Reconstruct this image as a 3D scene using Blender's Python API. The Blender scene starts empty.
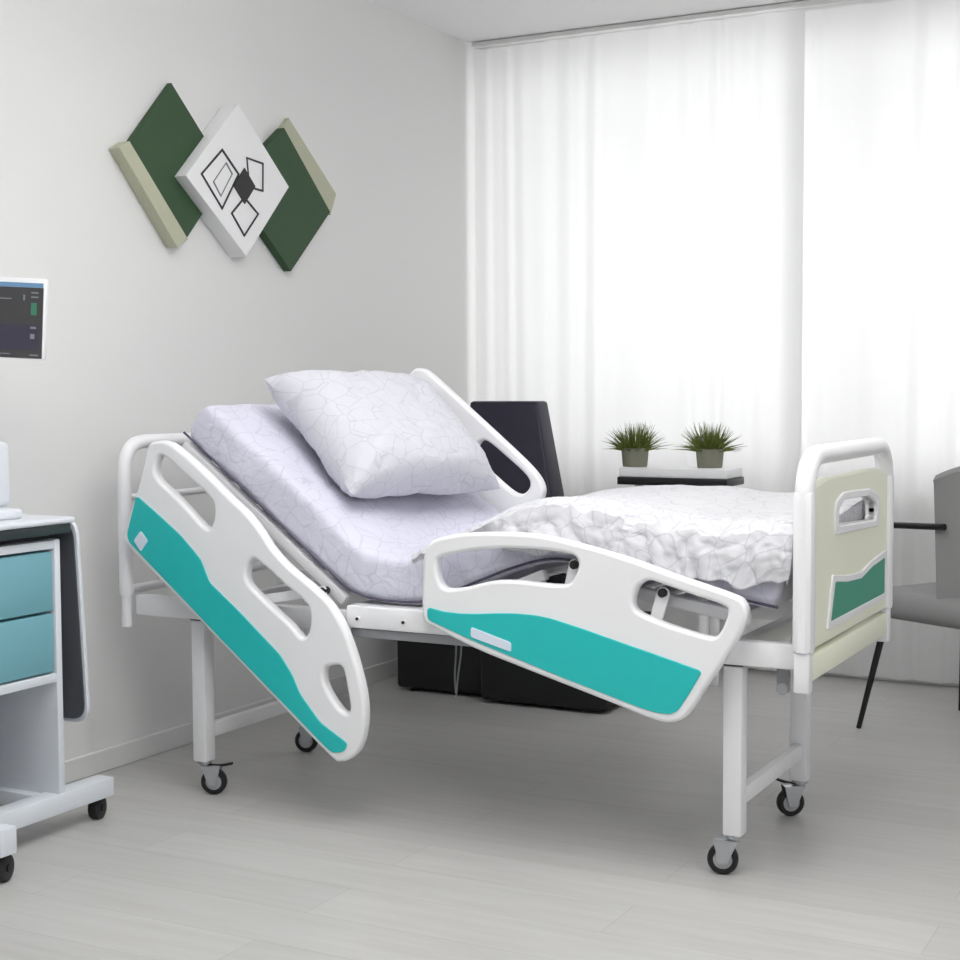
import bpy, bmesh, math, random
from math import sin, cos, pi, radians, exp
from mathutils import Vector, Matrix, noise
S = bpy.context.scene
COL = S.collection
random.seed(4)

# ------------------------------------------------------------------ materials
def lin(c):
    return tuple(((v/255)/12.92 if v/255 <= .04045 else (((v/255)+.055)/1.055)**2.4) for v in c) + (1,)

def mat(name, rgb, rough=.5, metal=0, spec=.5, bump=0, bscale=40, var=0, vscale=3, coat=0):
    m = bpy.data.materials.new(name); m.use_nodes = True
    nt = m.node_tree; b = nt.nodes['Principled BSDF']
    b.inputs['Base Color'].default_value = lin(rgb)
    b.inputs['Roughness'].default_value = rough
    b.inputs['Metallic'].default_value = metal
    b.inputs['Specular IOR Level'].default_value = spec
    b.inputs['Coat Weight'].default_value = coat
    tc = nt.nodes.new('ShaderNodeTexCoord')
    if var:
        n = nt.nodes.new('ShaderNodeTexNoise'); n.inputs['Scale'].default_value = vscale
        n.inputs['Detail'].default_value = 6
        nt.links.new(tc.outputs['Object'], n.inputs['Vector'])
        r = nt.nodes.new('ShaderNodeMix'); r.data_type = 'RGBA'
        c = lin(rgb)
        r.inputs['A'].default_value = tuple(v*(1-var) for v in c[:3])+(1,)
        r.inputs['B'].default_value = tuple(min(1, v*(1+var)) for v in c[:3])+(1,)
        nt.links.new(n.outputs['Fac'], r.inputs['Factor'])
        nt.links.new(r.outputs['Result'], b.inputs['Base Color'])
    if bump:
        n = nt.nodes.new('ShaderNodeTexNoise'); n.inputs['Scale'].default_value = bscale
        n.inputs['Detail'].default_value = 5
        nt.links.new(tc.outputs['Object'], n.inputs['Vector'])
        bp = nt.nodes.new('ShaderNodeBump'); bp.inputs['Strength'].default_value = bump
        bp.inputs['Distance'].default_value = .002
        nt.links.new(n.outputs['Fac'], bp.inputs['Height'])
        nt.links.new(bp.outputs['Normal'], b.inputs['Normal'])
    return m

M = {}
M['white'] = mat('white_plastic', (244, 244, 246), .35, coat=.15)
M['metal'] = mat('white_powder_coat', (238, 238, 240), .4)
M['cream'] = mat('cream_plastic', (244, 245, 224), .42)
M['teal'] = mat('teal_plastic', (32, 192, 190), .42)
M['green'] = mat('green_plastic', (40, 150, 122), .42)
M['label'] = mat('pale_label', (222, 232, 246), .4)
M['black'] = mat('black_rubber', (22, 22, 24), .5)
M['blackm'] = mat('black_metal', (16, 16, 18), .35)
M['chrome'] = mat('brushed_steel', (190, 192, 196), .3, .9)
M['hub'] = mat('grey_hub', (185, 186, 188), .45)
M['grey'] = mat('grey_metal', (150, 152, 155), .45)
M['darkgrey'] = mat('dark_grey_plastic', (88, 90, 96), .5)
M['navy'] = mat('navy_leather', (32, 29, 50), .5, bump=.3, bscale=90)
M['blackl'] = mat('black_upholstery', (20, 20, 22), .6, bump=.3, bscale=90)
M['gfab'] = mat('grey_upholstery', (142, 141, 141), .9, bump=.4, bscale=220, var=.05, vscale=12)
M['blue'] = mat('drawer_blue', (118, 172, 184), .4)
M['cartw'] = mat('cart_white', (222, 226, 232), .4)
M['cartg'] = mat('cart_grey', (176, 177, 180), .5)
M['slate'] = mat('slate_tray', (40, 52, 52), .3)
M['artgreen'] = mat('moss_green_board', (52, 80, 52), .7, var=.06, vscale=9)
M['artwhite'] = mat('white_board', (240, 240, 241), .6)
M['artbeige'] = mat('beige_board', (186, 187, 164), .7, var=.04, vscale=20)
M['artink'] = mat('black_ink', (36, 36, 38), .6)
M['artgrey'] = mat('grey_ink', (130, 130, 132), .6)
M['pot'] = mat('concrete_pot', (132, 132, 116), .8, bump=.4, bscale=80, var=.1, vscale=30)
M['leaf'] = mat('leaf_green', (104, 118, 52), .6, var=.4, vscale=60)
M['soil'] = mat('soil', (50, 42, 34), .9)
M['wall'] = mat('painted_wall', (231, 231, 230), .85, bump=.05, bscale=120)
M['ceil'] = mat('ceiling_paint', (246, 246, 246), .9)
M['trim'] = mat('trim_paint', (226, 226, 225), .6)
M['screen'] = mat('monitor_glass', (42, 42, 44), .25)

def emis(name, rgb, s):
    m = bpy.data.materials.new(name); m.use_nodes = True
    b = m.node_tree.nodes['Principled BSDF']
    b.inputs['Base Color'].default_value = (.02, .02, .02, 1)
    b.inputs['Emission Color'].default_value = lin(rgb); b.inputs['Emission Strength'].default_value = s
    return m
M['scr_grey'] = emis('screen_charcoal', (58, 58, 60), .8)
M['scr_navy'] = emis('screen_navy', (50, 46, 68), .8)
M['scr_blue'] = emis('screen_blue', (104, 146, 184), .9)
M['scr_green'] = emis('screen_green', (50, 120, 92), .9)
M['scr_text'] = emis('screen_text', (128, 128, 134), .9)

# floor: pale vinyl planks
def floor_mat():
    m = bpy.data.materials.new('vinyl_plank'); m.use_nodes = True
    nt = m.node_tree; b = nt.nodes['Principled BSDF']; L = nt.links.new
    tc = nt.nodes.new('ShaderNodeTexCoord'); mp = nt.nodes.new('ShaderNodeMapping')
    L(tc.outputs['Object'], mp.inputs['Vector'])
    br = nt.nodes.new('ShaderNodeTexBrick')
    br.inputs['Scale'].default_value = 1; br.inputs['Brick Width'].default_value = 1.3; br.inputs['Row Height'].default_value = .19
    br.inputs['Mortar Size'].default_value = .0015; br.inputs['Mortar Smooth'].default_value = .6
    br.inputs['Color1'].default_value = lin((189, 188, 186)); br.inputs['Color2'].default_value = lin((195, 194, 192))
    br.inputs['Mortar'].default_value = lin((172, 170, 167))
    L(mp.outputs['Vector'], br.inputs['Vector'])
    mp2 = nt.nodes.new('ShaderNodeMapping'); mp2.inputs['Scale'].default_value = (1.2, 14, 1)
    L(tc.outputs['Object'], mp2.inputs['Vector'])
    n = nt.nodes.new('ShaderNodeTexNoise'); n.inputs['Scale'].default_value = 2.2; n.inputs['Detail'].default_value = 8
    L(mp2.outputs['Vector'], n.inputs['Vector'])
    cr = nt.nodes.new('ShaderNodeValToRGB')
    cr.color_ramp.elements[0].position = .3; cr.color_ramp.elements[0].color = (.90, .895, .885, 1)
    cr.color_ramp.elements[1].position = .7; cr.color_ramp.elements[1].color = (1, 1, 1, 1)
    L(n.outputs['Fac'], cr.inputs['Fac'])
    mx = nt.nodes.new('ShaderNodeMix'); mx.data_type = 'RGBA'; mx.blend_type = 'MULTIPLY'; mx.inputs['Factor'].default_value = 1
    L(br.outputs['Color'], mx.inputs['A']); L(cr.outputs['Color'], mx.inputs['B'])
    L(mx.outputs['Result'], b.inputs['Base Color'])
    b.inputs['Roughness'].default_value = .38; b.inputs['Specular IOR Level'].default_value = .4
    return m
M['floor'] = floor_mat()

# sheet fabric: off-white cotton printed with fine criss-cross lines
def sheet_mat(name, base, ink, scale):
    m = bpy.data.materials.new(name); m.use_nodes = True
    nt = m.node_tree; b = nt.nodes['Principled BSDF']; L = nt.links.new
    tc = nt.nodes.new('ShaderNodeTexCoord')
    wn = nt.nodes.new('ShaderNodeTexNoise'); wn.inputs['Scale'].default_value = 3
    L(tc.outputs['Object'], wn.inputs['Vector'])
    add = nt.nodes.new('ShaderNodeMix'); add.data_type = 'RGBA'; add.blend_type = 'ADD'; add.inputs['Factor'].default_value = .25
    L(tc.outputs['Object'], add.inputs['A']); L(wn.outputs['Color'], add.inputs['B'])
    v = nt.nodes.new('ShaderNodeTexVoronoi'); v.feature = 'DISTANCE_TO_EDGE'; v.inputs['Scale'].default_value = scale
    L(add.outputs['Result'], v.inputs['Vector'])
    cr = nt.nodes.new('ShaderNodeValToRGB')
    cr.color_ramp.elements[0].position = .012; cr.color_ramp.elements[0].color = lin(ink)
    cr.color_ramp.elements[1].position = .035; cr.color_ramp.elements[1].color = lin(base)
    L(v.outputs['Distance'], cr.inputs['Fac'])
    L(cr.outputs['Color'], b.inputs['Base Color'])
    b.inputs['Roughness'].default_value = .9; b.inputs['Specular IOR Level'].default_value = .2
    b.inputs['Sheen Weight'].default_value = .15
    n = nt.nodes.new('ShaderNodeTexNoise'); n.inputs['Scale'].default_value = 14; n.inputs['Detail'].default_value = 5
    n.inputs['Distortion'].default_value = 1.5
    L(tc.outputs['Object'], n.inputs['Vector'])
    bp = nt.nodes.new('ShaderNodeBump'); bp.inputs['Strength'].default_value = .45; bp.inputs['Distance'].default_value = .01
    L(n.outputs['Fac'], bp.inputs['Height']); L(bp.outputs['Normal'], b.inputs['Normal'])
    return m
M['sheet'] = sheet_mat('lilac_sheet', (226, 225, 236), (214, 213, 226), 17)
M['sheet2'] = sheet_mat('white_sheet', (213, 213, 217), (196, 196, 202), 17)
M['pillow'] = sheet_mat('pillow_case', (213, 213, 221), (200, 200, 209), 17)
M['mattress'] = sheet_mat('mattress_ticking', (216, 215, 230), (203, 202, 218), 17)

def curtain_mat():
    m = bpy.data.materials.new('sheer_curtain'); m.use_nodes = True
    nt = m.node_tree; L = nt.links.new
    for n in list(nt.nodes):
        if n.type != 'OUTPUT_MATERIAL': nt.nodes.remove(n)
    out = [n for n in nt.nodes if n.type == 'OUTPUT_MATERIAL'][0]
    d = nt.nodes.new('ShaderNodeBsdfDiffuse'); d.inputs['Color'].default_value = (.88, .88, .88, 1)
    t = nt.nodes.new('ShaderNodeBsdfTranslucent'); t.inputs['Color'].default_value = (.9, .9, .9, 1)
    mx = nt.nodes.new('ShaderNodeMixShader'); mx.inputs['Fac'].default_value = .5
    L(d.outputs[0], mx.inputs[1]); L(t.outputs[0], mx.inputs[2]); L(mx.outputs[0], out.inputs['Surface'])
    return m
M['curtain'] = curtain_mat()
def glass_mat():
    m = bpy.data.materials.new('window_glass'); m.use_nodes = True
    nt = m.node_tree; L = nt.links.new
    for n in list(nt.nodes):
        if n.type != 'OUTPUT_MATERIAL': nt.nodes.remove(n)
    out = [n for n in nt.nodes if n.type == 'OUTPUT_MATERIAL'][0]
    t = nt.nodes.new('ShaderNodeBsdfTransparent'); g = nt.nodes.new('ShaderNodeBsdfGlossy'); g.inputs['Roughness'].default_value = .02
    mx = nt.nodes.new('ShaderNodeMixShader'); mx.inputs['Fac'].default_value = .06
    L(t.outputs[0], mx.inputs[1]); L(g.outputs[0], mx.inputs[2]); L(mx.outputs[0], out.inputs['Surface'])
    return m
M['glass'] = glass_mat()

# ------------------------------------------------------------------ mesh helpers
def bx(bm, a, b, bev=0, seg=2):
    """axis-aligned box between corners a and b, optionally bevelled"""
    t = bmesh.new()
    bmesh.ops.create_cube(t, size=1)
    for v in t.verts:
        v.co = Vector([(a[i]+b[i])/2 + v.co[i]*abs(b[i]-a[i]) for i in range(3)])
    if bev: bmesh.ops.bevel(t, geom=t.edges[:], offset=bev, segments=seg, profile=.5, affect='EDGES')
    merge(bm, t)

def merge(bm, t, M4=None):
    if M4 is not None: bmesh.ops.transform(t, matrix=M4, verts=t.verts[:])
    me = bpy.data.meshes.new('tmp'); t.to_mesh(me); t.free(); bm.from_mesh(me); bpy.data.meshes.remove(me)

def tube(bm, pts, r, n=14, cap=True, flat=1.0):
    """round bar along a polyline"""
    pts = [Vector(p) for p in pts]; rings = []
    up = Vector((0, 0, 1))
    prev = None
    for i, p in enumerate(pts):
        if i == 0: d = pts[1]-p
        elif i == len(pts)-1: d = p-pts[i-1]
        else: d = (pts[i+1]-p).normalized()+(p-pts[i-1]).normalized()
        d.normalize()
        if prev is None:
            x = d.cross(up)
            if x.length < .05: x = d.cross(Vector((1, 0, 0)))
        else: x = prev - d*prev.dot(d)
        x.normalize(); prev = x; y = d.cross(x)
        rr = r[i] if isinstance(r, (list, tuple)) else r
        rings.append([bm.verts.new(p + x*cos(2*pi*k/n)*rr + y*sin(2*pi*k/n)*rr*flat) for k in range(n)])
    for a, b in zip(rings, rings[1:]):
        for k in range(n): bm.faces.new((a[k], a[(k+1) % n], b[(k+1) % n], b[k]))
    if cap:
        bm.faces.new(rings[0][::-1]); bm.faces.new(rings[-1])

def rounded(pts, rad, n=6):
    """round the corners of an open polyline"""
    pts = [Vector(p) for p in pts]; out = [pts[0]]
    for i in range(1, len(pts)-1):
        a, p, b = pts[i-1], pts[i], pts[i+1]
        r = min(rad, (a-p).length*.49, (b-p).length*.49)
        s = p+(a-p).normalized()*r; e = p+(b-p).normalized()*r
        for k in range(n+1):
            t = k/n; out.append(s*(1-t)**2+p*2*t*(1-t)+e*t*t)
    out.append(pts[-1]); return out

def cyl(bm, c, axis, r, h, n=28, r2=None, bev=0):
    t = bmesh.new()
    bmesh.ops.create_cone(t, cap_ends=True, segments=n, radius1=r, radius2=r if r2 is None else r2, depth=h)
    if bev:
        es = [e for e in t.edges if len(e.link_faces) == 2 and any(len(f.verts) > 4 for f in e.link_faces)]
        bmesh.ops.bevel(t, geom=es, offset=bev, segments=2, profile=.5, affect='EDGES')
    q = Vector((0, 0, 1)).rotation_difference(Vector(axis).normalized()).to_matrix().to_4x4()
    merge(bm, t, Matrix.Translation(c) @ q)

def lathe(bm, c, prof, n=28):
    rings = []
    for r, z in prof:
        rings.append([bm.verts.new((c[0]+r*cos(2*pi*k/n), c[1]+r*sin(2*pi*k/n), c[2]+z)) for k in range(n)])
    for a, b in zip(rings, rings[1:]):
        for k in range(n): bm.faces.new((a[k], a[(k+1) % n], b[(k+1) % n], b[k]))
    bm.faces.new(rings[0][::-1]); bm.faces.new(rings[-1])

def cr_smooth(pts, k=5, closed=True):
    n = len(pts); out = []
    rng = range(n) if closed else range(n-1)
    for i in rng:
        p0, p1, p2, p3 = [Vector(pts[j % n] if closed else pts[max(0, min(n-1, j))]) for j in (i-1, i, i+1, i+2)]
        for s in range(k):
            t = s/k
            out.append(.5*((2*p1)+(p2-p0)*t+(2*p0-5*p1+4*p2-p3)*t*t+(3*p1-p0-3*p2+p3)*t**3))
    if not closed: out.append(Vector(pts[-1]))
    return out

def corner_round(pts, rad, n=5):
    """closed 2-D outline with rounded corners"""
    P = [Vector(p) for p in pts]; out = []; N = len(P)
    for i in range(N):
        a, p, b = P[i-1], P[i], P[(i+1) % N]
        r = min(rad, (a-p).length*.45, (b-p).length*.45)
        s = p+(a-p).normalized()*r; e = p+(b-p).normalized()*r
        for k in range(n+1):
            t = k/n; out.append(s*(1-t)**2+p*2*t*(1-t)+e*t*t)
    return out

def plate_mesh(name, outlines, thick, bev, mtx):
    """solid plate: first outline is the rim, the rest are holes"""
    cu = bpy.data.curves.new(name, 'CURVE'); cu.dimensions = '2D'; cu.fill_mode = 'BOTH'
    cu.extrude = max(0, thick/2-bev); cu.bevel_depth = bev; cu.bevel_resolution = 2; cu.offset = -bev
    for o in outlines:
        sp = cu.splines.new('POLY'); sp.points.add(len(o)-1)
        for i, p in enumerate(o): sp.points[i].co = (p[0], p[1], 0, 1)
        sp.use_cyclic_u = True
    ob = bpy.data.objects.new(name, cu); COL.objects.link(ob)
    dg = bpy.context.evaluated_depsgraph_get()
    me = bpy.data.meshes.new_from_object(ob.evaluated_get(dg))
    bpy.data.objects.remove(ob); bpy.data.curves.remove(cu)
    me.transform(mtx)
    if mtx.determinant() < 0: me.flip_normals()
    me.name = name; me.materials.clear()
    return me

XZ = lambda y: Matrix(((1, 0, 0, 0), (0, 0, 1, y), (0, 1, 0, 0), (0, 0, 0, 1)))     # local x,y -> world X,Z
YZ = lambda x: Matrix(((0, 0, 1, x), (1, 0, 0, 0), (0, 1, 0, 0), (0, 0, 0, 1)))     # local x,y -> world Y,Z

def root_of(o):
    v = Vector((0, 0, 0))
    while o is not None: v += o.location; o = o.parent
    return v

def obj(name, g, m, parent=None, smooth=True, origin=None):
    """link one mesh object; geometry is given in room coordinates"""
    if isinstance(g, bmesh.types.BMesh):
        bmesh.ops.recalc_face_normals(g, faces=g.faces[:])
        me = bpy.data.meshes.new(name); g.to_mesh(me); g.free()
    else: me = g
    o = bpy.data.objects.new(name, me); COL.objects.link(o)
    me.materials.append(M[m] if isinstance(m, str) else m)
    base = Vector(origin) if origin is not None else (root_of(parent) if parent else Vector((0, 0, 0)))
    me.transform(Matrix.Translation(-base))
    if parent: o.parent = parent
    o.location = base-root_of(parent) if parent else base
    if smooth:
        for p in me.polygons: p.use_smooth = True
        try: me.set_sharp_from_angle(angle=radians(38))
        except Exception: pass
    return o

def thing(name, label, cat, loc, group=None):
    o = bpy.data.objects.new(name, None); COL.objects.link(o); o.location = loc
    o.empty_display_size = .1
    return tag(o, label, cat, group)
def tag(o, label, cat, group=None, kind=None):
    o['label'] = label; o['category'] = cat
    if group: o['group'] = group
    if kind: o['kind'] = kind
    return o
def struct(name, bm, m, parent=None, smooth=False):
    o = obj(name, bm, m, parent, smooth)
    if parent is None: o['kind'] = 'structure'
    return o
def NB(): return bmesh.new()

# ------------------------------------------------------------------ the room
CH = 2.743
XR, YF = 6.2, -8.2
YB = .12      # plane of the window wall; the curtains hang just in front of it
b = NB(); bx(b, (-.15, YF, -.1), (XR, YB+.25, 0)); struct('floor', b, 'floor')
b = NB(); bx(b, (-.15, YF, CH), (XR, YB+.25, CH+.1)); struct('ceiling', b, 'ceil')
b = NB(); bx(b, (-.15, YF, 0), (0, YB+.25, CH)); struct('wall_left', b, 'wall')
WX0, WX1, WZ0, WZ1 = .03, 5.4, .80, 2.66
b = NB()
bx(b, (0, YB, 0), (WX0, YB+.2, CH)); bx(b, (WX1, YB, 0), (XR, YB+.2, CH))
bx(b, (WX0, YB, 0), (WX1, YB+.2, WZ0)); bx(b, (WX0, YB, WZ1), (WX1, YB+.2, CH))
struct('wall_back', b, 'wall')
b = NB(); bx(b, (0, YF, 0), (.014, YB, .07), .004); struct('baseboard_left', b, 'trim')
b = NB(); bx(b, (.014, YB-.014, 0), (XR, YB, .07), .004); struct('baseboard_back', b, 'trim')
b = NB()
for x in (WX0, 1.72, 3.5, WX1-.06): bx(b, (x, YB+.08, WZ0), (x+.06, YB+.14, WZ1), .005)
for z in (WZ0, WZ1-.06): bx(b, (WX0, YB+.08, z), (WX1, YB+.14, z+.06), .005)
w = struct('window_1', b, 'trim')
b = NB(); bx(b, (WX0+.03, YB+.105, WZ0+.03), (WX1-.03, YB+.111, WZ1-.03)); obj('window_pane', b, 'glass', w)
b = NB(); bx(b, (WX0-.03, YB-.02, WZ0-.03), (WX1+.03, YB+.1, WZ0), .005); obj('window_sill', b, 'trim', w)

# curtain track and the two sheer curtains
b = NB(); bx(b, (.02, -.012, CH-.022), (5.6, .016, CH-.003), .003)
tag(obj('curtain_track', b, 'trim'), 'slim white curtain track running along the ceiling above the sheer curtains', 'curtain track')
def curtain(x0, x1, seed, label, y0=-.105):
    b = NB(); nx = int((x1-x0)*230); nz = 30; g = []
    rnd = random.Random(seed)
    for i in range(nx+1):
        x = x0+(x1-x0)*i/nx; col = []
        for j in range(nz+1):
            t = j/nz; z = .025+(CH-.035-.025)*t
            w1 = noise.noise(Vector((x*3.1+seed, 0, t*.25)))*2.6
            f = sin(x*38+w1*2.2+seed)*.5+sin(x*71+w1*3.3)*.25+noise.noise(Vector((x*9, seed, t*.7)))*.7
            amp = (.018*(1-.3*t)+.002)*(.5+.5*min(1, (x-x0)/.3))
            col.append(b.verts.new((x, y0+f*amp, z)))
        g.append(col)
    for i in range(nx):
        for j in range(nz): b.faces.new((g[i][j], g[i+1][j], g[i+1][j+1], g[i][j+1]))
    return tag(obj('curtain', b, 'curtain'), label, 'curtain', 'sheer curtains over the window')
curtain(.03, 1.53, 1.3, 'white sheer curtain hanging beside the corner of the room behind the potted plants', .0)
curtain(1.455, 5.5, 7.7, 'white sheer curtain hanging behind the footboard and the grey chair', .035)

# ------------------------------------------------------------------ wall art (one relief piece)
art = thing('wall_art', 'green, beige and white overlapping diamond panel relief on the grey wall above the bed', 'wall art', (0, -1.79, 1.9))
def panel(name, pts, x0, x1, m, parent=art, bev=.0015):
    return obj(name, plate_mesh(name, [[Vector(p) for p in pts]], x1-x0, bev, YZ((x0+x1)/2)), m, parent)
panel('green_panel', [(-2.092, 2.196), (-1.925, 2.019), (-1.875, 1.90), (-2.034, 1.695), (-2.40, 1.906)][0:0] or
      [(-2.092, 2.196), (-1.80, 1.935), (-2.034, 1.690), (-2.338, 1.935)], .002, .022, 'artgreen')['label'] = 'moss green diamond on the left'
panel('beige_bar', [(-2.378, 1.945), (-2.331, 1.972), (-2.052, 1.692), (-2.108, 1.660)], .002, .048, 'artbeige')['label'] = 'beige bar along the lower left edge'
panel('green_panel', [(-1.481, 2.142), (-1.80, 1.905), (-1.448, 1.628), (-1.185, 1.870)], .002, .036, 'artgreen')['label'] = 'moss green diamond on the right'
panel('beige_bar', [(-1.428, 2.187), (-1.475, 2.142), (-1.16, 1.862), (-1.118, 1.946)], .001, .020, 'artbeige')['label'] = 'beige bar behind the right edge'
panel('white_panel', [(-2.085, 1.894), (-1.800, 2.172), (-1.504, 1.925), (-1.765, 1.655)], .002, .070, 'artwhite')
def ring(name, pts, wd, m):
    c = sum((Vector(p) for p in pts), Vector((0, 0)))/len(pts)
    inner = [c+(Vector(p)-c)*(1-wd/max(.001, (Vector(p)-c).length)) for p in pts]
    return obj(name, plate_mesh(name, [[Vector(p) for p in pts], inner], .003, 0, YZ(.0715)), m, art, False)
ring('black_outline', [(-1.893, 2.008), (-1.80, 1.934), (-1.898, 1.802), (-2.010, 1.909)], .009, 'artink')
ring('grey_outline', [(-1.759, 1.998), (-1.660, 1.990), (-1.663, 1.889), (-1.745, 1.893)], .008, 'artink')
ring('black_outline', [(-1.773, 1.862), (-1.850, 1.796), (-1.777, 1.722), (-1.690, 1.809)], .009, 'artink')
ring('grey_outline', [(-1.872, 1.965), (-1.838, 1.93), (-1.905, 1.845), (-1.945, 1.89)], .005, 'artgrey')
obj('black_diamond', plate_mesh('bd', [[Vector(p) for p in [(-1.772, 1.958), (-1.712, 1.902), (-1.774, 1.835), (-1.836, 1.892)]]], .004, 0, YZ(.0725)), 'artink', art, False)

# ------------------------------------------------------------------ hospital bed
bed = thing('hospital_bed', 'white hospital bed with raised backrest, teal side rails and caster legs', 'hospital bed', (1.25, -2.18, 0))
YN, YFAR = -2.56, -1.80

# fixed frame
b = NB()
for y in (-2.545, -1.815): bx(b, (.24, y-.02, .525), (2.25, y+.02, .585), .006)
for x in (.46, 1.04, 1.45, 2.085): bx(b, (x-.02, -2.54, .53), (x+.02, -1.82, .575), .005)
obj('frame', b, 'metal', bed)
b = NB(); bx(b, (1.005, -2.595, .545), (1.33, -2.565, .606), .006)
for x in (1.045, 1.19): cyl(b, (x, -2.597, .572), (0, 1, 0), .006, .006)
sp = obj('seat_side_plate', b, 'white', bed)
for x in (1.045, 1.19):
    b = NB(); cyl(b, (x, -2.601, .572), (0, 1, 0), .0042, .006, 14); obj('bolt', b, 'black', sp)
b = NB(); bx(b, (1.01, -2.58, .518), (1.6, -2.555, .543), .004); obj('lower_rail', b, 'grey', bed)
# platform sections (backrest, seat, thigh, leg) following the mattress underside
def slab_path(p, q, t, y0, y1, bm):
    d = (Vector((q[0], 0, q[1]))-Vector((p[0], 0, p[1]))); L = d.length; d.normalize(); n = Vector((-d.z, 0, d.x))
    tt = bmesh.new(); bmesh.ops.create_cube(tt, size=1)
    for v in tt.verts:
        v.co = Vector((p[0], 0, p[1]))+d*(v.co.x+.5)*L-n*(.5-v.co.z)*t+Vector((0, y0+(v.co.y+.5)*(y1-y0), 0))
    bmesh.ops.bevel(tt, geom=tt.edges[:], offset=min(.005, t*.3), segments=2, profile=.5, affect='EDGES')
    merge(bm, tt)
secs = [('backrest_platform', (.43, 1.046), (.985, .622)), ('seat_platform', (1.0, .606), (1.26, .608)),
        ('thigh_platform', (1.28, .605), (1.58, .730)), ('leg_platform', (1.66, .733), (2.13, .650))]
for nm, p, q in secs:
    b = NB()
    slab_path(p, q, .03, -2.560, -2.53, b); slab_path(p, q, .03, -1.815, -1.785, b)
    for k in range(7):
        a = (k+.5)/7; pp = (p[0]+(q[0]-p[0])*(a-.045), p[1]+(q[1]-p[1])*(a-.045)); qq = (p[0]+(q[0]-p[0])*(a+.045), p[1]+(q[1]-p[1])*(a+.045))
        slab_path(pp, qq, .014, -2.55, -1.81, b)
    obj(nm, b, 'metal', bed)
# actuator struts under the backrest and thigh section
b = NB(); tube(b, [(.60, -2.18, .90), (1.0, -2.18, .55)], .016); tube(b, [(.72, -2.18, .80), (1.04, -2.18, .56)], .022); obj('lift_strut', b, 'grey', bed)
for y in (-2.50, -1.86):
    b = NB(); tube(b, [(1.43, y, .56), (1.53, y, .685)], .014); obj('knee_strut', b, 'grey', bed)
# legs + casters
def caster(x, y, ang, big=.038, lever=True, levang=None):
    """part: fork plate; sub-parts: wheel, hub, brake lever"""
    ca, sa = cos(ang), sin(ang)
    ox, oy = x+ca*.028, y+sa*.028
    R = Matrix.Translation((ox, oy, big)) @ Matrix.Rotation(ang, 4, 'Z')
    b = NB()
    cyl(b, (x, y, .0965), (0, 0, 1), .022, .007, 20); cyl(b, (x, y, .088), (0, 0, 1), .013, .014, 18)
    t = bmesh.new()
    for s in (-1, 1):
        v = [(.022, s*.017, .048), (-.036, s*.017, .048), (-.012, s*.019, -.008), (.010, s*.019, -.008)]
        f1 = [t.verts.new(c) for c in v]; f2 = [t.verts.new((c[0], c[1]+s*.003, c[2])) for c in v]
        t.faces.new(f1); t.faces.new(f2[::-1])
        for k in range(4): t.faces.new((f1[k], f1[(k+1) % 4], f2[(k+1) % 4], f2[k]))
    bx(t, (-.036, -.02, .045), (.022, .02, .049), .001)
    merge(b, t, R)
    c = obj('caster', b, 'chrome', bed)
    b = NB(); t = bmesh.new()
    prof = [(.024, -.013), (big-.004, -.013), (big, -.008), (big, .008), (big-.004, .013), (.024, .013)]
    n = 32; rings = [[t.verts.new((r*cos(2*pi*k/n), z, r*sin(2*pi*k/n))) for k in range(n)] for r, z in prof]
    rings.append(rings[0])
    for a, d in zip(rings, rings[1:]):
        for k in range(n): t.faces.new((a[k], a[(k+1) % n], d[(k+1) % n], d[k]))
    merge(b, t, R); obj('wheel', b, 'black', c)
    b = NB(); t = bmesh.new(); cyl(t, (0, 0, 0), (0, 1, 0), .0245, .022, 28, bev=.002); cyl(t, (0, 0, 0), (0, 1, 0), .006, .046, 14); merge(b, t, R)
    obj('wheel_hub', b, 'hub', c)
    if lever:
        la = ang if levang is None else levang
        R2 = Matrix.Translation((x, y, 0)) @ Matrix.Rotation(la, 4, 'Z')
        b = NB(); t = bmesh.new(); tube(t, rounded([(.012, 0, .087), (.05, 0, .086), (.085, 0, .094)], .02), .007, 10, flat=.55); merge(b, t, R2)
        obj('brake_lever', b, 'black', c)
LX0, LX1 = .457, 2.085; LY0, LY1 = -2.524, -1.947
for (x, y, ang, la) in ((LX0, LY0, radians(25), radians(20)), (LX1, LY0, radians(195), radians(110)), (LX1, LY1, radians(215), radians(170)), (LX0, LY1, radians(200), radians(30))):
    b = NB(); bx(b, (x-.024, y-.024, .10), (x+.024, y+.024, .520), .005)
    lg = obj('leg', b, 'metal', bed)
    b = NB(); bx(b, (x-.026, y-.026, .520), (x+.026, y+.026, .526), .002); obj('leg_cap', b, 'black', lg)
    caster(x, y, ang, levang=la)
for x in (LX0, LX1):
    b = NB(); bx(b, (x-.013, LY0+.02, .165), (x+.013, LY1-.02, .207), .004); obj('cross_bar', b, 'metal', bed)

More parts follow.
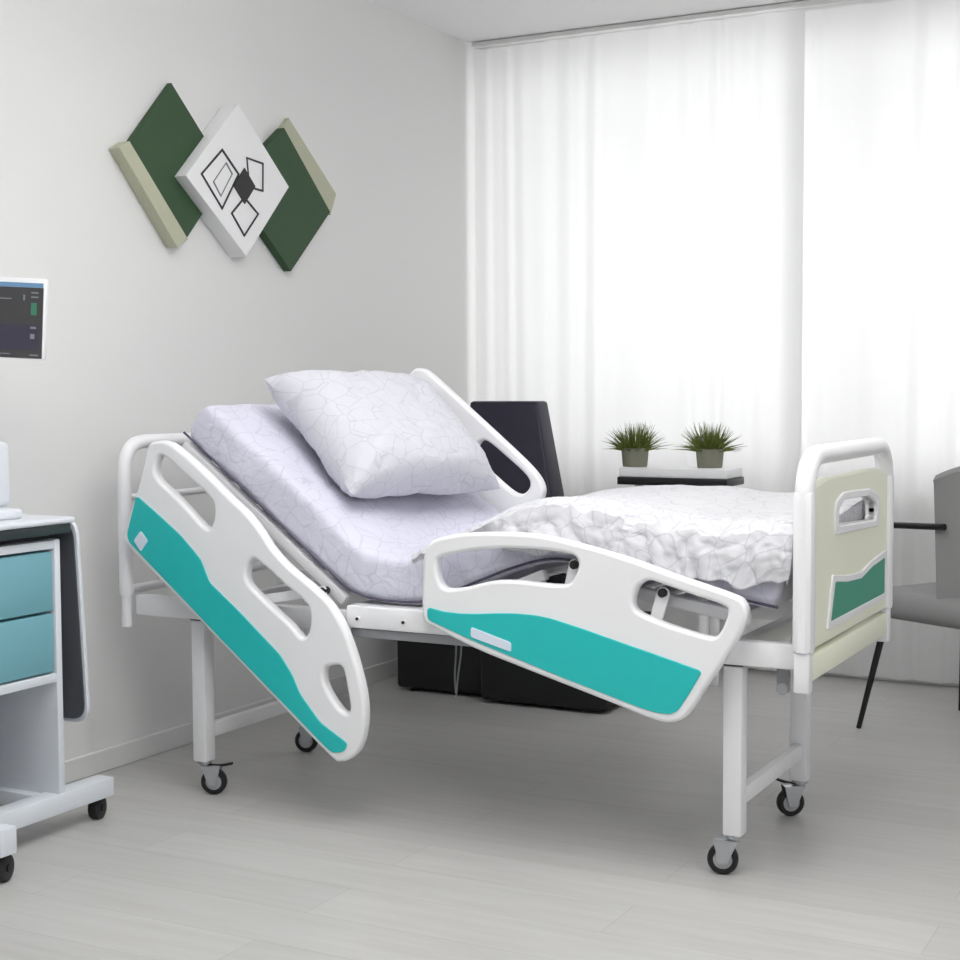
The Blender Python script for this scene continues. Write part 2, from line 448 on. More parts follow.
# side rails ---------------------------------------------------------------
def rail(y, outline, holes, tealp, label_pts, label, k=4, th=.036, tout=1, holes_smooth=True, name='side_rail'):
    out = cr_smooth([Vector(p) for p in outline], k)
    hs = [cr_smooth([Vector(p) for p in h], k) for h in holes]
    me = plate_mesh(name, [out]+hs, th, .009, XZ(y))
    r = obj(name, me, 'white', bed); r['label'] = label
    s = -1*tout
    if tealp:
        t = corner_round(tealp, .012, 3)
        p = obj('colour_panel', plate_mesh('tp', [t], .006, .0015, XZ(y+s*(th/2+.0005))), 'teal', r); p['label'] = 'teal inlay of the rail'
    if label_pts:
        t = corner_round(label_pts, .006, 3)
        p = obj('label_plate', plate_mesh('lb', [t], .004, .001, XZ(y+s*(th/2+.004))), 'label', r); p['label'] = 'small pale label plate'
    return r
HR = [(.378, 1.046), (.434, 1.045), (.509, 1.000), (.579, .948), (.648, .893), (.706, .850), (.752, .803), (.793, .752), (.852, .703), (.930, .652), (.983, .608), (1.027, .543), (1.065, .449), (1.086, .365), (1.087, .289), (1.070, .228), (1.040, .195), (1.008, .183), (.972, .197),
      (.80, .331), (.62, .472), (.45, .604), (.32, .705), (.275, .742), (.262, .770), (.285, .83), (.312, .895), (.340, .975), (.357, 1.028)]
HR = [Vector(p) for p in HR]
H1 = [(.405, 1.008), (.433, .997), (.487, .958), (.557, .910), (.590, .878), (.594, .845), (.583, .808), (.559, .806), (.495, .860), (.440, .903), (.399, .932), (.383, .958), (.388, .99)]
H2 = [(.724, .724), (.757, .711), (.829, .660), (.895, .617), (.914, .588), (.912, .535), (.887, .514), (.848, .548), (.800, .582), (.752, .617), (.707, .656), (.704, .698)]
H3 = [(.962, .436), (.990, .446), (1.018, .442), (1.034, .383), (1.042, .330), (1.028, .318), (1.005, .330), (.972, .370), (.957, .405)]
TH = [(.316, .889), (.391, .839), (.476, .779), (.546, .714), (.577, .649), (.683, .570), (.816, .462), (.856, .410), (.882, .358), (.947, .286), (1.037, .236), (1.023, .212), (.985, .206), (.946, .234), (.62, .487), (.285, .752), (.278, .775)]
rail(-2.62, HR, [H1, H2, H3], TH, [(.332, .787), (.358, .759), (.331, .726), (.305, .757)], 'tilted white head side rail with three handle slots, lowered along the backrest')
FRo = [(1.271, .700), (1.277, .768), (1.308, .803), (1.407, .823), (1.545, .829), (1.654, .821), (1.827, .785), (1.969, .745), (2.105, .708), (2.140, .690), (2.149, .658), (2.133, .615), (2.089, .542), (2.045, .475), (2.005, .412), (1.970, .388), (1.919, .388), (1.80, .421), (1.653, .461), (1.54, .492), (1.429, .524), (1.300, .572), (1.272, .592), (1.268, .643)]
A = [(1.320, .755), (1.367, .768), (1.422, .779), (1.502, .788), (1.583, .790), (1.656, .787), (1.702, .780), (1.716, .762), (1.710, .735), (1.688, .708), (1.635, .704), (1.556, .708), (1.492, .705), (1.450, .697), (1.395, .682), (1.342, .676), (1.322, .692), (1.314, .725)]
B = [(1.900, .728), (1.931, .723), (2.012, .700), (2.088, .680), (2.101, .662), (2.088, .625), (2.072, .604), (2.050, .602), (1.987, .615), (1.926, .631), (1.875, .650), (1.862, .672), (1.872, .708)]
TF = [(1.287, .625), (1.336, .616), (1.385, .614), (1.429, .616), (1.49, .622), (1.545, .625), (1.600, .624), (1.643, .619), (1.73, .599), (1.815, .577), (1.93, .548), (2.041, .519), (2.010, .465), (1.980, .418), (1.960, .407), (1.925, .408), (1.887, .415), (1.687, .469), (1.429, .544), (1.287, .592)]
fr = rail(-2.62, FRo, [A, B], TF, [(1.418, .582), (1.533, .550), (1.533, .526), (1.417, .556)], 'lowered white foot side rail with two handle slots and a broad teal inlay')
# raised far rail
def uv(u, v): return (.79*u+.61*v, -.61*u+.79*v)
FO = [uv(*p) for p in [(-.20, 1.425), (-.175, 1.462), (-.12, 1.470), (.05, 1.466), (.20, 1.462), (.33, 1.456), (.395, 1.440), (.425, 1.405), (.425, 1.34), (.42, 1.20), (.40, 1.06), (.33, 1.01), (.05, 1.00), (-.15, 1.02), (-.19, 1.12), (-.205, 1.30)]]
FH1 = [uv(*p) for p in [(-.14, 1.42), (-.03, 1.42), (-.005, 1.395), (-.01, 1.36), (-.04, 1.345), (-.13, 1.35), (-.155, 1.385)]]
FH2 = [uv(*p) for p in [(.165, 1.425), (.25, 1.428), (.34, 1.425), (.37, 1.405), (.365, 1.37), (.33, 1.352), (.25, 1.35), (.18, 1.352), (.148, 1.37), (.142, 1.405)]]
rail(-1.73, FO, [FH1, FH2], None, None, 'raised far head side rail standing behind the pillow')
# support arms for the rails
def arm(x0, z0, x1, z1, y, w=.026, piv='black', yin=None):
    b = NB()
    d = Vector((x1-x0, 0, z1-z0)); L = d.length; d.normalize(); n = Vector((-d.z, 0, d.x))
    P = [Vector((x0, 0, z0))+n*w/2-d*w*.4, Vector((x1, 0, z1))+n*w/2+d*w*.4, Vector((x1, 0, z1))-n*w/2+d*w*.4, Vector((x0, 0, z0))-n*w/2-d*w*.4]
    me = plate_mesh('arm', [corner_round([(p.x, p.z) for p in P], w*.45, 4)], .008, .001, XZ(y))
    a = obj('rail_arm', me, 'white', bed)
    b = NB(); cyl(b, (x1, y+.002, z1), (0, 1, 0), .011, .034, 18); obj('pivot', b, piv, a)
    b = NB(); cyl(b, (x0, y+.002, z0), (0, 1, 0), .009, .034, 18); obj('pivot', b, piv, a)
arm(1.655, .60, 1.690, .752, -2.592, .034); arm(1.885, .56, 1.925, .695, -2.592, .032)
arm(.70, .60, .93, .64, -2.592); arm(.60, .74, .64, .86, -2.592)
b = NB(); cyl(b, (1.60, -2.50, .690), (0, 1, 0), .022, .06, 22); obj('knee_pivot', b, 'black', bed)
b = NB(); bx(b, (1.36, -2.53, .585), (1.72, -2.50, .60), .003); obj('cable_tray', b, 'grey', bed)
# dangling hand-control cables below the frame
for dx in (0, .018):
    b = NB(); tube(b, cr_smooth([(1.07+dx, -2.1, .53), (1.075+dx, -2.1, .42), (1.07+dx*.6, -2.1, .33), (1.075, -2.1, .27)], 5, False), .0028, 8)
    obj('cable', b, 'grey', bed)

# headboard: open bent tube
def hoop(x, y0, y1, zb, zt, r, rad):
    return rounded([(x, y0, zb), (x, y0, zt), (x, y1, zt), (x, y1, zb)], rad, 8)
b = NB()
tube(b, hoop(.215, -2.575, -1.785, .585, 1.040, .02, .09), .021, 18)
hb = obj('headboard', b, 'metal', bed)
b = NB(); tube(b, [(.215, -2.57, .875), (.215, -1.79, .875)], .011); tube(b, [(.215, -2.57, .60), (.215, -1.79, .60)], .014); obj('cross_bar', b, 'metal', hb)
for y in (-2.575, -1.785):
    b = NB(); tube(b, [(.215, y, .49), (.215, y, .60)], .015); obj('post_spigot', b, 'metal', hb)
# footboard
b = NB(); tube(b, hoop(2.27, -2.585, -1.775, .575, 1.032, .02, .11), .024, 18)
for y in (-2.585, -1.775): bx(b, (2.247, y-.022, .575), (2.293, y+.022, .95), .008)
fb = obj('footboard', b, 'white', bed)
out = corner_round([(-2.57, .575), (-1.79, .575), (-1.79, .955), (-1.93, .975), (-2.43, .975), (-2.57, .955)], .02, 4)
hole = corner_round([(-2.335, .85), (-1.93, .835), (-1.93, .885), (-2.02, .905), (-2.28, .912), (-2.335, .895)], .02, 4)
obj('end_panel', plate_mesh('ep', [out, hole], .024, .005, YZ(2.27)), 'cream', fb)
g = corner_round([(-2.405, .622), (-1.83, .622), (-1.83, .722), (-1.98, .712), (-2.10, .694), (-2.25, .702), (-2.365, .716)], .008, 3)
p = obj('colour_panel', plate_mesh('gp', [g], .006, .0015, YZ(2.283)), 'green', fb); p['label'] = 'green wavy inlay of the footboard'
rim = corner_round([(-2.43, .605), (-1.81, .605), (-1.81, .74), (-1.98, .728), (-2.10, .710), (-2.25, .718), (-2.385, .734)], .008, 3)
obj('inlay_rim', plate_mesh('gr', [rim, g], .008, .001, YZ(2.283)), 'white', fb)
rim = corner_round([(-2.365, .83), (-1.90, .815), (-1.90, .90), (-2.01, .925), (-2.29, .932), (-2.365, .91)], .02, 4)
obj('handle_rim', plate_mesh('hr', [rim, hole], .034, .003, YZ(2.27)), 'white', fb)
b = NB(); bx(b, (2.252, -2.585, .500), (2.285, -1.775, .562), .006); obj('end_beam', b, 'cream', fb)
for y in (-2.585, -1.775):
    b = NB(); bx(b, (2.250, y-.017, .478), (2.288, y+.017, .575), .005); obj('post_foot', b, 'metal', fb)
b = NB(); bx(b, (2.19, -2.535, .47), (2.22, -2.52, .53), .003); cyl(b, (2.21, -2.545, .475), (0, 1, 0), .014, .02); obj('rail_catch', b, 'grey', bed)

# ------------------------------------------------------------------ mattress
def sstep(a, b_, x):
    t = max(0, min(1, (x-a)/(b_-a))); return t*t*(3-2*t)
PATH = cr_smooth([Vector((.425, 0, 1.062)), Vector((.60, 0, .930)), Vector((.78, 0, .792)), Vector((.93, 0, .678)), Vector((1.02, 0, .625)), Vector((1.14, 0, .609)), Vector((1.26, 0, .620)),
                  Vector((1.36, 0, .662)), Vector((1.48, 0, .711)), Vector((1.58, 0, .742)), Vector((1.66, 0, .747)), Vector((1.78, 0, .731)), Vector((1.98, 0, .695)), Vector((2.20, 0, .660))], 16, False)
def path_eval():
    cum = [0]
    for a, c in zip(PATH, PATH[1:]): cum.append(cum[-1]+(c-a).length)
    return cum
CUM = path_eval(); PL = CUM[-1]
def pat(s):
    s = max(0, min(PL, s)); i = 0
    import bisect
    i = min(len(CUM)-2, max(0, bisect.bisect_right(CUM, s)-1))
    t = (s-CUM[i])/(CUM[i+1]-CUM[i]); p = PATH[i].lerp(PATH[i+1], t)
    a = PATH[max(0, i-6)]; c = PATH[min(len(PATH)-1, i+7)]; d = (c-a).normalized()
    return p, d, Vector((-d.z, 0, d.x))
def fbm(v, o=4):
    a, s = 1, 0
    for _ in range(o): s += a*noise.noise(v); v = v*2.03; a *= .5
    return s
def mattress():
    b = NB(); T = .128; W = (YFAR+.03-YN)/2; yc = (YFAR+.03+YN)/2; ns = 190; rings = []
    # cross-section: rounded rectangle param
    sec = corner_round([(-W, 0), (W, 0), (W, T), (-W, T)], .032, 5)
    # densify
    dens = []
    for i, p in enumerate(sec):
        q = sec[(i+1) % len(sec)]; L = (q-p).length; k = max(1, int(L/.022))
        for j in range(k): dens.append(p.lerp(q, j/k))
    for i in range(ns+1):
        s = PL*i/ns; p, d, n = pat(s)
        e = min(s, PL-s); sh = 1-(max(0, 1-e/.03))**2*.5
        ring = []
        for q in dens:
            y = q.x*(1-(1-sh)*.06); h = T/2+(q.y-T/2)*sh
            wv = p+n*h+Vector((0, yc+y, 0))
            k = .007*fbm(Vector((s*5, y*5, h*9)))+.004*noise.noise(Vector((s*26, y*8, h*14)))
            if q.y > .04: wv += n*.05*sstep(.0, W, y)*sstep(.2, .5, s)*(1-sstep(.85, 1.15, s))
            if q.y > .02: wv += n*k+Vector((0, (1 if y > 0 else -1)*k*.8*(abs(y) > W*.9), 0))
            ring.append(b.verts.new(wv))
        rings.append(ring)
    m = len(dens)
    for a, c in zip(rings, rings[1:]):
        for k in range(m): b.faces.new((a[k], a[(k+1) % m], c[(k+1) % m], c[k]))
    b.faces.new(rings[0]); b.faces.new(rings[-1][::-1])
    return b
root = thing('mattress', 'lilac-tinted patterned mattress bent over the raised backrest and knee section of the bed', 'mattress', (1.2, -2.18, .6))
obj('mattress_body', mattress(), 'mattress', root)
# piping along the lower near edge
for (nm, h, yy) in (('piping', .012, YN-.004),):
    b = NB(); pts = []
    for i in range(90):
        p, d, n = pat(PL*i/89); pts.append(p+n*h+Vector((0, yy, 0)))
    tube(b, pts, .0035, 8); obj(nm, b, mat('piping_dark', (84, 80, 98), .8), root)

# bed sheet / cover crumpled over the lower half
def cover():
    b = NB(); T = .128; ns, nw = 230, 190; s0 = .93; W = (YFAR+.03-YN)/2; yc = (YFAR+.03+YN)/2
    g = []
    hang = .125
    tot = 2*W+2*hang
    for i in range(ns+1):
        f = i/ns; row = []
        for j in range(nw+1):
            q = j/nw; w = q*tot-hang; sst = s0+.10*noise.noise(Vector((w*3, 8, 0)))-.10*w; s = sst+(PL+.085-sst)*f            # <0 near hang, 0..2W top
            over = max(0, s-(PL+.012))
            p, d, n = pat(min(s, PL+.0))
            if over > 0:                         # fold down over the foot end
                base = p+d*(.016+.006*fbm(Vector((w*9, over*9, 3))))
                hh = T+.021-max(0, over-.01)
            else:
                base = p+d*max(0, s-PL); hh = T+.021
            edge = .03
            lo = s0 + .05
            if w < 0:
                t = -w/hang
                # irregular hem
                hem = .80+.22*noise.noise(Vector((s*6, 1.2, 0)))+.12*noise.noise(Vector((s*19, 4, 0)))
                hem *= sstep(1.12, 1.34, s)*(1-.35*sstep(PL-.1, PL, s)); hem *= max(.05, 1-max(0, s-PL)/.06); tuck = 1-sstep(1.10, 1.30, s)
                y = -W-.016; h = hh-.012-(-w)*hem
                out = .010+.020*abs(noise.noise(Vector((s*17, h*9, 2))))*(1.2)+.012*noise.noise(Vector((s*34+h*22, 0, 5)))
                out *= max(0, 1-max(0, s-PL)/.03); y -= out*min(1, t*2.2)*(1-tuck); y += tuck*(.06+.05*t); h -= tuck*.06
            elif w > 2*W:
                y = W+.014; h = hh-.012-(w-2*W)*.9
            else:
                y = w-W; h = hh
                e = min(w, 2*W-w)
                h -= .012*max(0, 1-e/edge)**2
            pos = base+n*h+Vector((0, yc+y, 0))
            # crumples: strong near the near edge over the legs, soft elsewhere
            k1 = sstep(1.0, 1.4, s)*(1-sstep(.0, .42, w))
            v = Vector((s*7.5+w*8, w*9-s*5, 0))
            rid = 1-abs(fbm(v*1.25, 3))*2.3
            top = .005*fbm(Vector((s*4, w*4, 1)))+.0035*fbm(Vector((s*11, w*11, 6)))
            amp = top+k1*.013*max(-.4, rid)
            if w >= -.01 and w <= 2*W: pos += n*max(-.012, amp)
            else: pos += Vector((0, -abs(amp)*.4, 0))*(1 if w < 0 else -1)
            pos += -n*.012*(1-sstep(0, .05, f)); lift = .036*sstep(.98, 1.15, s)*(1-exp(-((s-1.38)/.13)**2))*sstep(.25, .70, w); pos += n*lift*(1 if w <= 2*W else max(0, 1-(w-2*W)/.12)); pos += n*.045*sstep(1.62, PL, s)*(w > -.3)*(1 if w >= 0 else max(0, 1+w/.125))
            pos.y = min(-1.752, max(-2.598, pos.y)); pos.x = min(2.238, pos.x)
            row.append(b.verts.new(pos))
        g.append(row)
    for i in range(ns):
        for j in range(nw): b.faces.new((g[i][j], g[i+1][j], g[i+1][j+1], g[i][j+1]))
    return b
o = obj('bed_sheet', cover(), 'sheet2')
md = o.modifiers.new('thick', 'SOLIDIFY'); md.thickness = .004; md.offset = 1
tag(o, 'white line-patterned sheet crumpled over the foot half of the bed', 'bed sheet')

# pillow
def pillow():
    b = NB(); n = 64; Wd, Hd, T = .64, .50, .12; g = {}
    for side in (1, -1):
        for i in range(n+1):
            for j in range(n+1):
                u = 2*i/n-1; v = 2*j/n-1
                cx_ = u*(1-.09*(1-u*u*0)*(v*v)*0); 
                px = u*Wd/2*(1-.075*(1-v*v)**1*abs(u)**3); py = v*Hd/2*(1-.09*(1-u*u)*abs(v)**3)
                prof = max(0, (1-u**4)*(1-v**4))**.52
                h = T*prof*(1 if side > 0 else .72)
                h += (.014*fbm(Vector((px*7, py*7, side*3)))+.005*fbm(Vector((px*22, py*22, side)), 3))*min(1, prof*1.6)
                # radial gathers from the corners
                r = (1-abs(u))+(1-abs(v)); a = math.atan2(1-abs(v), 1-abs(u)+1e-4)
                h += .007*sin(a*13+u*2)*exp(-r*2.6)*min(1, prof*2)
                if i in (0, n) or j in (0, n):
                    if side == -1: g[(side, i, j)] = g[(1, i, j)]; continue
                    h = 0
                g[(side, i, j)] = b.verts.new((px, py, side*h))
        for i in range(n):
            for j in range(n):
                q = [g[(side, i, j)], g[(side, i+1, j)], g[(side, i+1, j+1)], g[(side, i, j+1)]]
                b.faces.new(q if side > 0 else q[::-1])
    return b
PB = pillow()
# local x runs across the bed, local y up the backrest
ey = Vector((-.74, 0, .67)).normalized(); ex = Vector((0, 1, 0)); en = ex.cross(ey)
Rm = Matrix((ex, ey, en)).transposed().to_4x4()
PM = Matrix.Translation((.848, -2.125, 1.055)) @ Rm @ Matrix.Rotation(radians(-11), 4, 'Z') @ Matrix.Rotation(radians(-8), 4, 'Y')
bmesh.ops.transform(PB, matrix=PM, verts=PB.verts[:])
tag(obj('pillow', PB, 'pillow', origin=(.86, -2.14, .95)), 'plump white line-patterned pillow leaning on the raised head end of the bed', 'pillow')

# ------------------------------------------------------------------ navy armchair behind the bed
ac = thing('armchair', 'dark navy high-backed armchair standing behind the bed in the corner', 'armchair', (.6, -.62, 0))
def hexa(bm, lo, hi, bev=.02, seg=3):
    """8 corners: lo = 4 bottom points, hi = 4 top points"""
    t = bmesh.new(); v = [t.verts.new(p) for p in lo+hi]
    for f in ((3, 2, 1, 0), (4, 5, 6, 7), (0, 1, 5, 4), (1, 2, 6, 5), (2, 3, 7, 6), (3, 0, 4, 7)): t.faces.new([v[k] for k in f])
    if bev: bmesh.ops.bevel(t, geom=t.edges[:], offset=bev, segments=seg, profile=.5, affect='EDGES')
    merge(bm, t)
b = NB(); hexa(b, [(.28, -.72, .40), (.80, -.72, .40), (.80, -.55, .40), (.28, -.55, .40)], [(.33, -.62, 1.145), (.635, -.62, 1.145), (.635, -.52, 1.145), (.33, -.52, 1.145)], .012)
obj('backrest', b, 'navy', ac)
b = NB(); bx(b, (.30, -1.0, .34), (.90, -.62, .46), .03, 4); obj('seat_cushion', b, 'navy', ac)
b = NB(); bx(b, (.17, -.95, .012), (.60, -.5, .36), .015, 3); bx(b, (.58, -1.02, .012), (1.10, -.5, .36), .02, 3); obj('base', b, 'blackl', ac)
for x0 in (.18, .95):
    b = NB(); bx(b, (x0, -.98, .30), (x0+.12, -.55, .60), .03, 4); obj('armrest', b, 'blackl', ac)
for x, y in ((.24, -.92), (.24, -.55)):
    b = NB(); cyl(b, (x, y, .03), (0, 0, 1), .018, .06, 16, .024); obj('leg', b, 'blackm', ac)

# ------------------------------------------------------------------ side table and plants
st = thing('side_table', 'white table with a black edge holding two potted plants, behind the bed', 'table', (1.15, -.33, 0))
b = NB(); bx(b, (.922, -.47, .842), (1.372, -.27, .880), .006); obj('tabletop', b, 'white', st)
b = NB(); bx(b, (.918, -.475, .812), (1.376, -.265, .842), .003); obj('edge_band', b, 'blackm', st)
for x in (1.0, 1.27):
    for y in (-.44, -.30):
        b = NB(); bx(b, (x-.015, y-.015, 0), (x+.015, y+.015, .815), .003); obj('leg', b, 'white', st)
def plant(x, y, seed, label, h=.075, r=.056):
    t = thing('potted_plant', label, 'potted plant', (x, y, .880), 'potted plants on the side table')
    b = NB(); lathe(b, (x, y, .880), [(r*.84, 0), (r*.88, .003), (r, h-.002), (r-.002, h), (r-.007, h), (r-.01, h-.012)], 30); obj('pot', b, 'pot', t)
    b = NB(); cyl(b, (x, y, .880+h-.013), (0, 0, 1), r-.008, .004, 24); obj('soil', b, 'soil', t)
    rnd = random.Random(seed); b = NB()
    for k in range(330):
        a = rnd.random()*2*pi; rr = r*.75*math.sqrt(rnd.random()); lean = rnd.uniform(.05, 1.25)*(.35+rr/r)
        L = rnd.uniform(.060, .118)*(1.1-.15*lean); w = rnd.uniform(.0026, .0046)
        base = Vector((x+rr*cos(a), y+rr*sin(a), .880+h-.013))
        a2 = a+rnd.uniform(-.5, .5); dr = Vector((cos(a2)*sin(lean), sin(a2)*sin(lean), cos(lean)))
        side = dr.cross(Vector((rnd.uniform(-1, 1), rnd.uniform(-1, 1), .2))).normalized(); nn = dr.cross(side)
        droop = Vector((cos(a2), sin(a2), -.8))*.014*lean
        pr = None
        for q in range(5):
            f = q/4; c = base+dr*L*f+droop*f*f; ww = w*(1-f*.9)
            r3 = [b.verts.new(c+side*ww), b.verts.new(c+nn*ww*.5), b.verts.new(c-side*ww), b.verts.new(c-nn*ww*.5)]
            if pr:
                for m_ in range(4): b.faces.new((pr[m_], pr[(m_+1) % 4], r3[(m_+1) % 4], r3[m_]))
            pr = r3
    obj('foliage', b, 'leaf', t)
plant(.957, -.38, 3, 'small tufted green plant in a grey pot, next to the navy armchair')
plant(1.262, -.35, 8, 'small tufted green plant in a grey pot, the one nearer the footboard')

# ------------------------------------------------------------------ grey chair at the right
GC = Vector((2.33, -.70, 0)); GM = Matrix.Translation(GC) @ Matrix.Rotation(radians(-30), 4, 'Z')
gc = thing('armchair', 'grey upholstered chair with thin black metal legs behind the footboard', 'chair', GC)
def gpart(name, fn, m):
    b = NB(); fn(b); bmesh.ops.transform(b, matrix=GM, verts=b.verts[:]); return obj(name, b, m, gc)
gpart('seat', lambda b: bx(b, (-.25, -.25, .395), (.24, .25, .498), .045, 5), 'gfab')
def shell(b):
    n = 44; rows = []
    for i in range(n+1):
        a = radians(-72)+radians(144)*i/n; ed = abs(i/n*2-1); dz = -.06*ed**3; col = []
        for dr_, z in ((0, .49), (.008, .60), (.022, .75), (.036, .88), (.042, .945+dz), (.02, .962+dz), (-.008, .945+dz), (-.016, .88), (-.028, .75), (-.042, .60), (-.05, .49)):
            r_ = .245+dr_; col.append(b.verts.new((-.035+r_*cos(a)*1.05, r_*sin(a), z)))
        rows.append(col)
    for a_, c_ in zip(rows, rows[1:]):
        m_ = len(a_)
        for k in range(m_): b.faces.new((a_[k], a_[(k+1) % m_], c_[(k+1) % m_], c_[k]))
    b.faces.new(rows[0]); b.faces.new(rows[-1][::-1])
gpart('backrest', shell, 'gfab')
for sx in (-1, 1):
    for sy in (-1, 1):
        gpart('leg', lambda b: tube(b, [(sx*.20, sy*.20, .40), (sx*.265, sy*.265, 0.0)], [.013, .009], 14), 'blackm')
for sy in (-1, 1):
    gpart('armrest', lambda b: tube(b, rounded([(.10, sy*.262, .735), (-.20, sy*.262, .722), (-.19, sy*.262, .44)], .03, 5), .011, 12), 'blackm')

# ------------------------------------------------------------------ medical cart at the left
ct = thing('medical_cart', 'white wheeled medical cart with two blue drawers at the left edge', 'medical cart', (.2, -3.25, 0))
CX, CY1, CY0 = .38, -3.02, -3.50
b = NB()
bx(b, (.04, CY0, .115), (.07, CY1, .80), .003)                        # back plate
bx(b, (.04, CY1-.022, .10), (CX, CY1, .80), .004)                     # far side panel
bx(b, (.04, CY0, .10), (CX, CY0+.022, .80), .004)
bx(b, (.04, CY0+.01, .775), (CX-.002, CY1-.01, .798), .003); bx(b, (.04, CY0+.01, .418), (CX-.002, CY1-.01, .442), .003)
obj('cabinet', b, 'cartw', ct)
b = NB(); bx(b, (.07, CY0+.022, .12), (.09, CY1-.022, .41)); obj('back_panel', b, 'cartg', ct)
for z0, z1 in ((.447, .603), (.610, .768)):
    b = NB(); bx(b, (.08, CY0+.026, z0), (CX-.004, CY1-.026, z1), .004)
    d = obj('drawer', b, 'blue', ct); d['label'] = 'blue drawer front'
b = NB(); bx(b, (.02, CY0-.05, .842), (CX+.03, CY1+.028, .858), .006, 3); tp = obj('worktop', b, 'cartw', ct)
b = NB(); bx(b, (.03, CY0-.04, .815), (CX+.02, CY1+.02, .842), .003); obj('worktop_apron', b, 'slate', tp)
b = NB(); bx(b, (.05, CY0+.01, .80), (CX-.03, CY1-.01, .815)); obj('neck', b, 'black', tp)
# hanging fold-down side shelf
b = NB(); t = bmesh.new()
me = plate_mesh('sh', [corner_round([(.03, 0), (CX+.012, 0), (CX+.012, -.565), (.03, -.565)], .05, 6)], .012, .002, Matrix(((1, 0, 0, 0), (0, 0, 1, 0), (0, 1, 0, 0), (0, 0, 0, 1))))
me.transform(Matrix.Translation((0, CY1+.052, .85)) @ Matrix.Rotation(radians(3.5), 4, 'X'))
sh = obj('side_shelf', me, 'cartw', ct)
me = plate_mesh('sh2', [corner_round([(.04, -.01), (CX+.004, -.01), (CX+.004, -.555), (.04, -.555)], .05, 6)], .003, 0, Matrix(((1, 0, 0, 0), (0, 0, 1, 0), (0, 1, 0, 0), (0, 0, 0, 1))))
me.transform(Matrix.Translation((0, CY1+.052-.0085, .85)) @ Matrix.Rotation(radians(3.5), 4, 'X'))
obj('shelf_underside', me, 'darkgrey', sh)
# base
b = NB(); bx(b, (.325, -3.46, .062), (.385, -2.835, .115), .003); bx(b, (.03, CY1-.05, .07), (.33, CY1+.0, .11), .003)
bx(b, (.03, -3.42, .070), (.55, -3.366, .138), .004); obj('base', b, 'cartw', ct)
def cwheel(x, y, r=.032):
    b = NB(); cyl(b, (x, y, r), (1, .3, 0), r, .032, 28, bev=.006); cyl(b, (x, y, r), (1, .3, 0), .01, .04, 14)
    cyl(b, (x, y, .058), (0, 0, 1), .012, .02, 14); obj('caster', b, 'black', ct)
cwheel(.352, -2.868); cwheel(.518, -3.385, .034); cwheel(.06, -3.04); cwheel(.06, -3.40)

# equipment standing on the cart
st2 = thing('monitor_stand', 'white monitor stand with a box-shaped foot standing on the medical cart', 'monitor stand', (.2, -3.26, .858))
b = NB(); bx(b, (.05, -3.46, .858), (.33, -3.10, .885), .008, 3); bx(b, (.09, -3.42, .885), (.27, -3.075, 1.06), .02, 3); obj('foot', b, 'cartw', st2)
b = NB(); tube(b, [(.195, -3.165, 1.05), (.195, -3.165, 1.262)], .013); obj('pole', b, 'cartw', st2)
mon = thing('patient_monitor', 'dark-screened patient monitor mounted above the medical cart', 'monitor', (.195, -3.165, 1.27))
yaw_m = .4866+radians(-2)
RV = Vector((cos(yaw_m), sin(yaw_m), 0)); FN = Vector((sin(yaw_m), -cos(yaw_m), 0)); UP = Vector((0, 0, 1))
corner = Vector((.418, -3.104, 1.377)); MS = .927           # middle of the right-hand edge of the bezel front
SH = .018                                         # lean of the right edge
def mbox(x0, x1, z0, z1, d0, d1, bev, shear=True):
    """box in monitor coordinates: x leftwards negative from right edge, z about the middle"""
    t = bmesh.new(); bmesh.ops.create_cube(t, size=1)
    for v in t.verts:
        x = x0+(v.co.x+.5)*(x1-x0); z = z0+(v.co.z+.5)*(z1-z0); d = d0+(.5-v.co.y)*(d1-d0)
        v.co = Vector((x, -d, z))*MS
    if bev: bmesh.ops.bevel(t, geom=t.edges[:], offset=bev, segments=2, profile=.5, affect='EDGES')
    MT = Matrix.Translation(corner) @ Matrix((RV, -FN, UP)).transposed().to_4x4() @ Matrix.Rotation(radians(3), 4, 'Y')
    bmesh.ops.transform(t, matrix=MT, verts=t.verts[:])
    return t
obj('housing', mbox(-.42, .003, -.112, .112, -.03, 0, .003), 'white', mon)
scr = obj('screen', mbox(-.41, -.001, -.110, .086, 0, .003, 0), 'scr_grey', mon, False)
obj('title_bar', mbox(-.41, -.002, .0865, .099, 0, .003, 0), 'scr_blue', scr, False)
obj('navy_field', mbox(-.41, -.012, -.088, -.018, .003, .004, 0), 'scr_navy', scr, False)
obj('green_readout', mbox(-.034, -.018, .010, .044, .003, .0045, 0), 'scr_green', scr, False)
bb = NB()
for (x0, x1, z0, z1) in ((-.034, -.014, .070, .074), (-.034, -.014, .058, .062), (-.056, -.052, .050, .066), (-.40, -.09, .052, .055), (-.034, -.022, -.056, -.042), (-.034, -.010, -.103, -.099), (-.40, -.09, -.101, -.098), (-.034, -.018, -.028, -.022)):
    merge(bb, mbox(x0, x1, z0, z1, .003, .005, 0))
obj('readout_text', bb, 'scr_text', scr, False)
b = NB()
tube(b, [(.195, -3.165, 1.267), tuple(corner-RV*.195-FN*.055+Vector((0, 0, -.03)))], .016); obj('mount', b, 'white', mon)

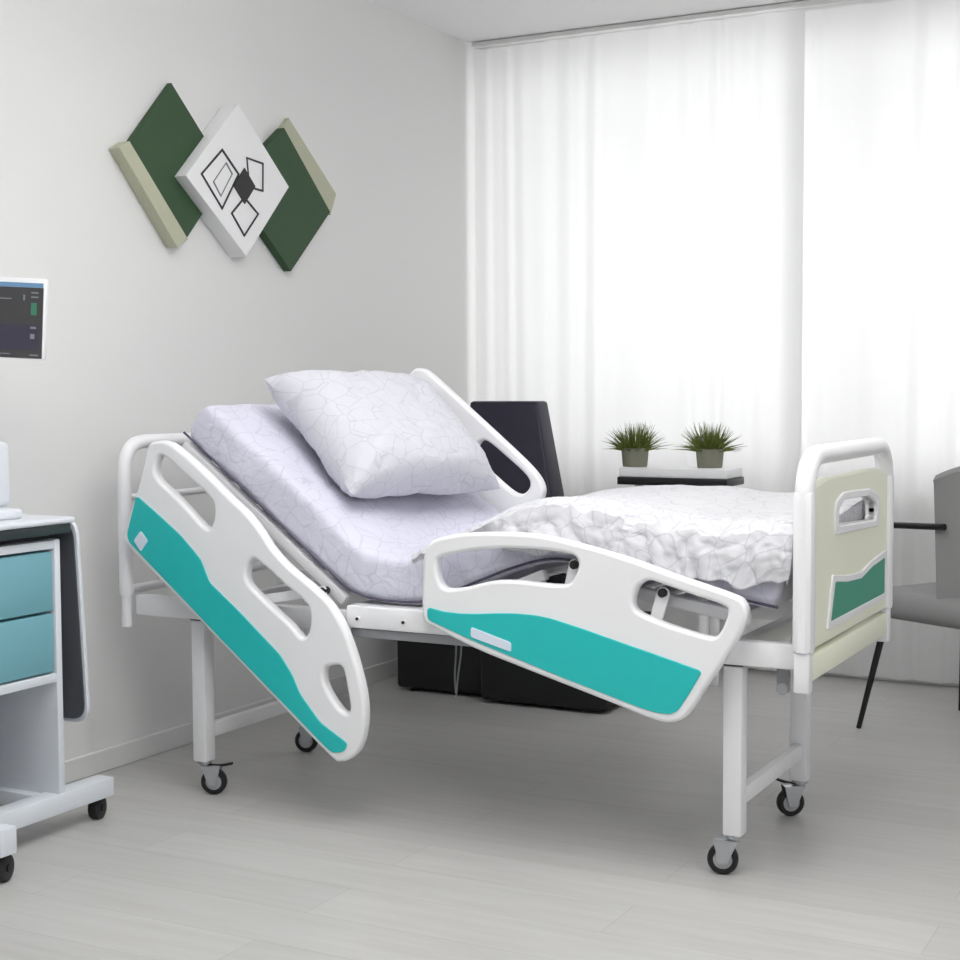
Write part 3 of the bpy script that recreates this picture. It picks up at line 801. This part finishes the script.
# ------------------------------------------------------------------ light
def area(name, loc, rot, sx, sy, power, col=(1, 1, 1)):
    l = bpy.data.lights.new(name, 'AREA'); l.shape = 'RECTANGLE'; l.size = sx; l.size_y = sy; l.energy = power; l.color = col
    o = bpy.data.objects.new(name, l); COL.objects.link(o); o.location = loc; o.rotation_euler = rot
    return o
area('window_daylight', (2.75, YB+.5, 1.75), (radians(-90), 0, 0), 5.4, 2.1, 72, (1, 1, 1))
area('ceiling_lamp', (2.0, -4.4, CH-.03), (0, 0, 0), 1.8, 1.5, 29, (1, .995, .985))
area('ceiling_fill', (2.0, -3.0, 2.35), (radians(180), 0, 0), 1.4, 1.0, 42, (1, .995, .985))  # added fill aimed upward to brighten ceiling and upper wall; no real fixture
sl = area('side_fill', (4.9, -5.2, 2.3), (0, 0, 0), 1.3, 1.0, 28, (1, 1, 1))  # added unseen fill that lifts the rails, footboard and left wall
sl.rotation_euler = Vector((-4.1, 3.2, -1.25)).to_track_quat('-Z', 'Y').to_euler()
wd = bpy.data.worlds.new('World'); S.world = wd; wd.use_nodes = True
bg = wd.node_tree.nodes['Background']; bg.inputs['Color'].default_value = (.95, .97, 1, 1); bg.inputs['Strength'].default_value = .3

# ------------------------------------------------------------------ camera
f, pitch, yaw, roll = 1498.72, .0597, .4866, -.0046
cd = bpy.data.cameras.new('Camera'); cam = bpy.data.objects.new('Camera', cd); COL.objects.link(cam)
cd.sensor_fit = 'HORIZONTAL'; cd.sensor_width = 36; cd.lens = f/960*36; cd.clip_start = .05
d = Vector((-sin(yaw)*cos(pitch), cos(yaw)*cos(pitch), -sin(pitch))); r = Vector((cos(yaw), sin(yaw), 0)); u = r.cross(d)
r2 = r*cos(roll)+u*sin(roll); u2 = -r*sin(roll)+u*cos(roll)
R = Matrix((r2, u2, -d)).transposed().to_4x4()
cam.matrix_world = Matrix.Translation((3.2278, -6.0105, 1.1889)) @ R
S.camera = cam
S.view_settings.view_transform = 'Standard'; S.view_settings.look = 'None'
S.view_settings.exposure = .03; S.view_settings.gamma = 1; S.view_settings.use_curve_mapping = False
